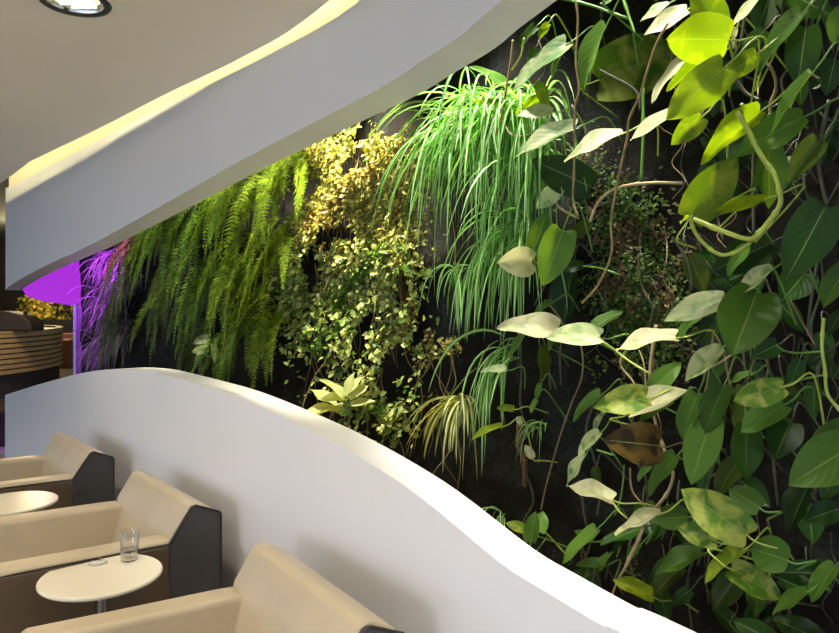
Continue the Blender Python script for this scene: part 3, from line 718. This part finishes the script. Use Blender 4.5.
# (base x,y, tip x,y, apparent width, kind, n)  traced leaf by leaf
LV=[
(567,45,511,84,17,'pale',1.95),(560,56,549,78,6,'green',1.98),(606,27,576,90,17,'green',1.95),(599,80,682,48,60,'vari',2.12),
(687,10,643,31,17,'cream',1.9),(668,4,640,20,9,'pale',1.95),(729,40,664,38,50,'lime',1.78),(718,24,694,-12,34,'lime',1.85),
(683,61,648,99,10,'cream',1.88),(724,68,667,119,44,'lime',1.76),(706,63,665,86,14,'lime',1.84),(674,112,629,137,13,'cream',1.82),
(702,117,671,145,26,'lime',1.8),(757,54,722,79,26,'lime',1.86),(802,14,753,70,18,'green',1.88),(757,0,729,27,9,'cream',1.84),
(737,28,731,48,5,'cream',1.86),(765,30,741,52,18,'deep',1.92),(806,27,798,86,38,'deep',1.9),(846,8,834,44,26,'green',1.85),
(812,74,768,132,10,'green',1.8),(800,78,802,105,14,'deep',1.94),(770,-6,758,30,28,'deep',1.95),(792,-6,832,16,30,'deep',1.96),
(812,-4,790,26,22,'deep',2.0),(760,112,697,157,25,'lime',1.84),(802,118,733,152,32,'green',1.88),(692,216,736,158,44,'lime',1.76),
(765,199,698,218,12,'lime',1.84),(726,201,679,217,6,'lime',1.82),(768,148,771,208,28,'green',1.9),(819,142,787,180,25,'olive',1.95),
(826,206,786,280,56,'deep',1.82),(772,242,711,272,38,'deep',2.02),(748,247,726,274,13,'green',1.95),(757,293,734,351,56,'green',1.8),
(772,270,727,301,14,'pale',1.82),(723,301,663,317,25,'pale',1.88),(701,313,674,336,10,'green',1.92),(676,338,616,345,17,'cream',1.86),
(690,256,704,291,24,'olive',2.05),(806,272,784,298,34,'deep',2.05),(846,268,821,306,22,'green',1.88),(842,312,826,335,12,'deep',1.9),
(591,187,533,160,42,'deep',2.02),(622,134,563,159,14,'cream',1.9),(575,128,514,150,17,'pale',1.92),(545,109,537,78,12,'lime',1.94),
(504,108,472,99,6,'lime',1.98),(552,112,517,112,13,'cream',1.93),(541,99,514,113,9,'lime',1.96),(504,84,472,64,9,'green',1.98),
(561,187,536,207,18,'pale',1.96),(535,248,547,212,26,'green',1.90),(532,262,504,262,31,'cream',1.9),(563,231,543,286,37,'green',1.86),
(589,223,570,238,16,'olive',1.98),(583,266,558,268,12,'deep',2.05),(557,330,498,324,24,'cream',1.84),(599,338,547,335,23,'pale',1.84),
(593,329,620,309,12,'green',1.94),(553,302,533,312,8,'green',2.0),(572,270,560,327,26,'deep',2.12),(721,349,684,379,20,'pale',1.86),
(653,389,679,362,21,'green',1.95),(646,398,594,406,29,'vari',1.88),(632,412,684,386,23,'cream',1.85),(672,401,636,419,12,'green',1.92),
(601,395,571,418,11,'green',1.98),(605,413,591,431,6,'pale',2.0),(600,433,577,453,12,'pale',1.96),(659,446,611,440,43,'dead',1.84),
(698,394,680,438,22,'green',1.9),(585,455,565,484,10,'pale',1.98),(597,467,594,486,10,'olive',2.05),(613,500,568,483,18,'cream',1.86),
(660,514,614,531,12,'cream',1.84),(687,517,651,519,25,'green',1.96),(597,529,561,561,13,'green',1.92),(642,528,600,542,14,'deep',1.95),
(602,565,576,564,10,'green',1.88),(654,597,614,577,17,'lime',1.86),(527,531,506,522,11,'lime',1.86),(531,542,535,511,16,'green',1.82),
(539,532,543,511,16,'green',1.88),(676,457,646,491,17,'green',1.9),(651,465,637,480,8,'green',1.94),(712,420,688,481,35,'green',1.88),
(746,424,747,480,30,'green',1.86),(739,461,715,494,22,'olive',1.95),(747,535,681,489,44,'vari',1.76),(716,541,677,526,26,'vari',1.82),
(760,508,728,488,27,'green',1.82),(852,446,792,482,50,'green',1.76),(790,424,775,457,33,'deep',1.95),(810,484,783,531,22,'deep',1.92),
(789,561,748,547,38,'green',1.78),(731,569,782,598,28,'vari',1.78),(744,550,703,580,15,'lime',1.82),(822,573,775,572,28,'deep',1.88),
(807,592,771,612,13,'green',1.8),(836,566,808,598,18,'green',1.84),(702,554,654,571,19,'green',1.86),(682,567,651,592,18,'olive',1.9),
(738,574,713,610,30,'olive',1.9),(775,642,733,620,25,'deep',1.8),(820,640,770,616,26,'deep',1.84),(783,387,733,401,33,'vari',1.8),(784,405,740,431,26,'green',1.86),
(747,388,740,439,22,'olive',1.9),(770,385,803,399,22,'olive',1.94),(724,386,703,433,27,'green',1.9),(716,411,694,456,30,'olive',1.96),
(777,345,752,357,20,'deep',1.95),(815,384,812,419,16,'deep',1.92),(845,424,808,448,20,'green',1.84),(752,374,729,381,7,'green',1.94),
(506,370,481,369,8,'pale',1.98),(514,409,497,407,8,'lime',1.98),(502,427,471,438,7,'lime',1.95),(541,384,535,399,6,'green',2.0),
(537,400,530,413,6,'green',2.0),(533,458,525,445,10,'cream',1.98),(524,336,509,357,8,'green',1.96),(540,347,543,382,12,'olive',2.0),
(521,424,517,417,6,'cream',2.0),(550,348,553,338,5,'green',2.0),(604,3,614,-4,6,'pale',1.9),(700,545,672,560,14,'deep',1.95),(764,600,748,585,16,'olive',1.92),
(640,545,625,560,9,'green',1.92),(690,590,672,605,16,'deep',1.9),(835,510,806,520,24,'deep',1.95),(838,470,822,500,20,'deep',2.0),
(706,460,700,490,16,'deep',2.05),(830,350,806,365,16,'deep',2.0),(800,360,790,385,18,'deep',2.05),(715,320,700,345,18,'deep',2.08),(835,60,826,95,22,'deep',2.0),(780,160,752,190,24,'deep',2.0),
(832,130,822,165,22,'deep',2.0),(536,48,528,66,12,'deep',2.15),(548,24,538,38,9,'lime',1.95),(536,27,517,46,10,'green',1.93),
(592,540,575,530,10,'green',1.95),(625,535,612,552,9,'deep',1.92),(610,555,596,573,8,'green',1.9),
]
ST=[ # stems: kind, radius m, n, points
('stem',.0046,1.88,[(574,-6),(578,18),(576,60),(579,90),(575,110),(574,170),(573,200),(578,216)]),
('stem',.0046,1.84,[(668,23),(656,45),(646,75),(640,95),(629,120),(627,140),(618,180),(611,222),(612,248),(608,265),(596,288),(582,303)]),
('stemg',.006,1.96,[(560,-2),(590,5),(612,13),(630,19)]),('stemg',.005,1.95,[(621,-6),(628,14),(635,34)]),
('stemt',.0055,1.88,[(590,222),(596,206),(604,196),(620,187),(648,183),(682,183)]),
('steml',.0062,1.76,[(690,216),(695,232),(708,247),(722,255),(738,251),(750,243)]),
('steml',.0075,1.74,[(694,219),(725,232),(752,239),(766,225),(779,207),(780,194),(774,174),(766,163),(755,145),(749,132),(737,112)]),
('stemd',.006,1.98,[(829,100),(822,135),(818,155),(822,185),(827,204)]),
('stemd',.005,1.98,[(826,222),(822,242),(815,275),(810,310),(808,336)]),
('steml',.0052,1.86,[(824,318),(822,345),(825,370),(828,395),(845,415)]),
('stemg',.003,1.88,[(822,351),(800,353),(785,351),(776,345)]),('stemg',.003,1.86,[(823,375),(800,380),(784,386)]),
('stemt',.0062,1.96,[(656,325),(652,352),(650,372),(651,398),(655,420),(661,440),(670,466),(673,476),(668,492),(656,508)]),
('stemt',.0065,1.82,[(643,528),(636,545),(630,557),(626,566)]),('stemt',.004,1.84,[(626,566),(618,580),(612,595)]),
('steml',.004,1.86,[(597,338),(612,348),(632,363),(649,373)]),
('stemt',.004,2.0,[(630,347),(621,358),(622,368),(632,380),(638,392)]),('stemt',.003,2.02,[(639,350),(644,365),(646,390)]),
('stem',.0036,2.08,[(580,340),(583,360),(581,380),(572,402),(562,430),(553,460),(545,490),(541,510)]),
('stemd',.0036,2.04,[(561,338),(560,360),(561,385)]),
('stemg',.0036,2.0,[(624,465),(623,482),(620,500),(615,515)]),('stem',.0036,1.98,[(630,468),(632,490),(645,507)]),
('stem',.004,2.0,[(714,330),(711,355),(707,385),(698,420)]),('stem',.004,2.02,[(724,350),(728,375),(733,395)]),
('stemd',.005,1.86,[(750,-6),(744,20),(741,40),(733,60),(725,85),(722,112)]),('stem',.005,1.95,[(765,62),(773,72),(776,88),(770,105),(772,120)]),
('stemd',.006,2.02,[(752,110),(754,140),(753,180),(754,235)]),('stemg',.006,2.05,[(643,88),(643,140),(641,180)]),
('stemt',.0035,1.92,[(700,371),(719,363),(735,352)]),('stem',.003,1.96,[(790,300),(802,322),(815,345)]),
('steml',.0036,1.86,[(612,500),(618,510),(627,518)]),('stemg',.0036,1.9,[(597,450),(613,455)]),
('stem',.005,1.9,[(513,40),(511,60),(506,90),(502,115),(496,135)]),('steml',.004,1.9,[(524,38),(521,55),(512,70)]),
('stemt',.006,2.0,[(552,196),(560,208),(578,218)]),('stemd',.006,2.04,[(730,70),(745,92),(760,100)]),('stemd',.005,2.04,[(790,60),(812,75),(835,88)]),
('stemg',.006,1.96,[(741,104),(757,120),(760,142)]),('stemd',.0045,2.02,[(773,457),(775,480),(778,505)]),('stemd',.004,1.9,[(672,237),(688,262),(692,290)]),
('stemg',.0035,1.9,[(808,128),(790,122),(770,140)]),('stemt',.004,1.98,[(832,216),(838,221)]),
('stemt',.0042,1.93,[(497,110),(512,135),(535,132),(552,120)]),('stemd',.005,2.1,[(600,70),(635,90),(640,110)]),
('stemg',.0035,1.98,[(583,266),(600,268),(620,275)]),('stem',.0035,2.05,[(545,300),(560,318),(566,335)]),
]
CL=[ (540,95,'vine with long pale green leaves hanging over the tall grassy tufts'),
(600,50,'vine at the top with a folded bright green leaf and a brown edged round leaf'),
(665,20,'cluster of cream leaves at the top behind the thin tan stem'),
(705,60,'pothos with large glowing yellow green round leaves at the top'),
(790,50,'shaded pothos with dark leaves in the top right corner'),
(725,180,'pothos with a yellow lit leaf and thick looping green stem below the glowing round leaves'),
(800,210,'pothos at the right edge with a large dark drooping leaf'),
(575,160,'vine with one dark wide leaf and a curved white leaf before grey felt'),
(545,245,'folded round green leaves with one cream leaf beside the grassy tufts'),
(560,330,'pair of big cream leaves held out on a long lime stalk'),
(650,310,'pale pointed leaves in front of the moss'),
(735,320,'broad bright green heart leaf with a small hole and folded neighbour'),
(640,415,'variegated pair of leaves above the dead brown leaf'),
(590,455,'narrow grey green leaves left of the dead brown leaf'),
(520,400,'tiny pale leaved seedling vine under the thin grassy tuft'),
(765,395,'overlapping mid green leaves right of centre, under the heart leaf'),
(705,425,'pointed green leaves hanging around the thin stems'),
(820,330,'shaded leaves on a bright stem at the right edge'),
(820,440,'large dim green leaf entering from the right edge'),
(740,480,'rounded ribbed green leaves above the big yellow green one'),
(705,520,'big variegated leaf with yellow green half, low at the right'),
(640,520,'cream leaf pointing left over small green leaves'),
(590,545,'small dark green leaves just behind the divider'),
(530,525,'three small lime and green leaves peeking over the divider'),
(690,575,'low green leaves beside the divider in the lower right'),
(770,575,'lowest pothos with crinkled round leaf in the lower right'),
(815,510,'very dark drooping leaves near the right edge'),]
plants=[]
for (x,y,lab) in CL:
    r=on(x,y,2.0); plants.append((x,y,thing('pothos_vine',lab,'plant',r,group='broad leaved vines'),r,[0]))
def nearest(x,y): return min(plants,key=lambda p:(p[0]-x)**2+(p[1]-y)**2)
pk={'cream':'steml','lime':'steml','pale':'stemg','green':'stemg','deep':'stemd','olive':'stemd','vari':'steml','dead':'stem'}
def addleaf(L_,under=False,pet=True):
    bx,by,tx,ty,w,k,n_=L_
    p=nearest((bx+tx)/2,(by+ty)/2); p[4][0]+=1
    return leaf_px(bx,by,tx,ty,w,n_,M[k],p[2],p[3],M[pk[k]] if pet else None,under=under)
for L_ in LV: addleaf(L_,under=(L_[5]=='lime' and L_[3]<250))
for (k,rad,n_,pts) in ST:
    mx=pts[len(pts)//2]; p=nearest(*mx); vs=[];fs=[]
    tube_data(vs,fs,[q-p[3] for q in spline([on(x,y,n_) for x,y in pts],6)],rad*.85,rad*.8,8,knots=True)
    obj('stem',vs,fs,M[k],p[2],True)
# main stem of every plant, deep against the wall, and a few dim leaves in the shade
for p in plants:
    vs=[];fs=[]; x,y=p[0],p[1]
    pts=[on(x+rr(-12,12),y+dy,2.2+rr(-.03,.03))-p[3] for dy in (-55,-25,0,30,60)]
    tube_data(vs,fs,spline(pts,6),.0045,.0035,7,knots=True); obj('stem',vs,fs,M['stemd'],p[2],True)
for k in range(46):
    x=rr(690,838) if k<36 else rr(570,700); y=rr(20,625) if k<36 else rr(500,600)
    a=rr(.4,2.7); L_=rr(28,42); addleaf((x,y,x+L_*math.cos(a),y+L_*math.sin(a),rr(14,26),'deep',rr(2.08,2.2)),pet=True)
for k in range(26):   # bare hanging roots / tendrils
    x=rr(600,838); y=rr(40,560); p=nearest(x,y+30); vs=[];fs=[]
    pts=[on(x,y,2.15)]
    for i in range(5): pts.append(on(x+rr(-8,8)*(i+1)*.5,y+18*(i+1),2.15+rr(-.05,.06)))
    tube_data(vs,fs,[q-p[3] for q in spline(pts,4)],.0022,.0014,5); obj('tendril',vs,fs,M['stemd'] if k%3 else M['stem'],p[2],True)
# ------------------------------------------------------------------ lights
def spot(p,target,power,col,ang=60,blend=.6,rad=.04):
    l=bpy.data.lights.new('spot','SPOT'); l.energy=power; l.color=col; l.spot_size=math.radians(ang); l.spot_blend=blend; l.shadow_soft_size=rad
    o=bpy.data.objects.new('spot_lamp',l); C.objects.link(o); o.location=p; o.rotation_euler=(target-p).to_track_quat('-Z','Y').to_euler(); return o
def pt(p,power,col,rad=.1):
    l=bpy.data.lights.new('point','POINT'); l.energy=power; l.color=col; l.shadow_soft_size=rad
    o=bpy.data.objects.new('fill_point',l); C.objects.link(o); o.location=p; return o
def above(px,py,n_,du,nn,z): q=on(px,py,n_); return P(q.dot(UV_)+du,nn,z),q
W1=(1,.91,.68); W2=(1,.95,.85)
for (px,py,nt_,du,nn,z,pw,col,ang) in (
   (300,190,2.15,0.05,1.85,3.5,420,W1,44),
   (297,180,1.97,0.03,1.68,3.2,2600,W1,8),
   (365,200,2.15,-.1,1.75,3.6,640,W1,40),
   (235,250,2.15,.1,1.72,3.6,330,W1,52),
   (160,260,2.15,.1,1.72,3.6,240,W1,52),
   (490,170,2.1,.15,1.72,3.6,250,W2,46),
   (560,310,2.0,.2,1.72,3.6,170,W2,40),
   (690,60,1.85,.2,1.75,3.6,200,(1,.93,.72),40),
   (650,390,1.9,.3,1.72,3.6,90,W2,36),
   (720,530,1.85,.2,1.72,3.6,70,(1,.92,.7),28),
   (360,320,2.1,0,1.72,3.7,260,W1,44)):
    p,q=above(px,py,nt_,du,nn,z); spot(p,q,pw,col,ang)
for u_ in (.9,2.1,3.4,4.7,5.9):
    spot(P(u_,2.2,3.7),P(u_,1.50,1.1),62,(1,.97,.93),42,.7,.05)
spot(on(106,190,1.72),on(94,312,2.2),560,(.5,.06,1.0),44,.6,.03)  # unseen purple spot added to light the feathery strands
for i,lc in enumerate(lamps):
    spot(Vector((lc.x,lc.y,ZC-.01)),Vector((lc.x,lc.y,0)),62,(1,.84,.62),130,.8,.08)
pt(ony(50,300,18.5)+Vector((0,-.6,1.2)),330,(1,.8,.45),.3)  # unseen fill light added to brighten the far hedge
spot(ony(5,300,10.6)+Vector((-.3,0,1.7)),ony(15,360,12),260,(1,.8,.5),60,.7,.1)  # unseen spot added to brighten the slatted counter
w=bpy.data.worlds.new('World'); bpy.context.scene.world=w; w.use_nodes=True
bg=w.node_tree.nodes['Background']; bg.inputs[0].default_value=(.62,.76,1,1); bg.inputs[1].default_value=1.95
l=bpy.data.lights.new('daylight','SUN'); l.energy=.55; l.color=(1,.97,1); l.angle=math.radians(7)
o=bpy.data.objects.new('daylight',l); C.objects.link(o); o.rotation_euler=(NV*1.0+UV_*.50-ZV*.22).to_track_quat('-Z','Y').to_euler()
# ------------------------------------------------------------------ camera
cd=bpy.data.cameras.new('camera'); co=bpy.data.objects.new('camera',cd); C.objects.link(co)
co.location=(0,0,EYE); co.rotation_euler=(math.radians(90),0,0); cd.sensor_width=36; cd.lens=F/839*36; cd.shift_y=-(316.5-HY)/839; cd.clip_start=.05
s=bpy.context.scene; s.camera=co; s.view_settings.view_transform='Standard'; s.view_settings.look='None'; s.view_settings.gamma=1; s.view_settings.exposure=0
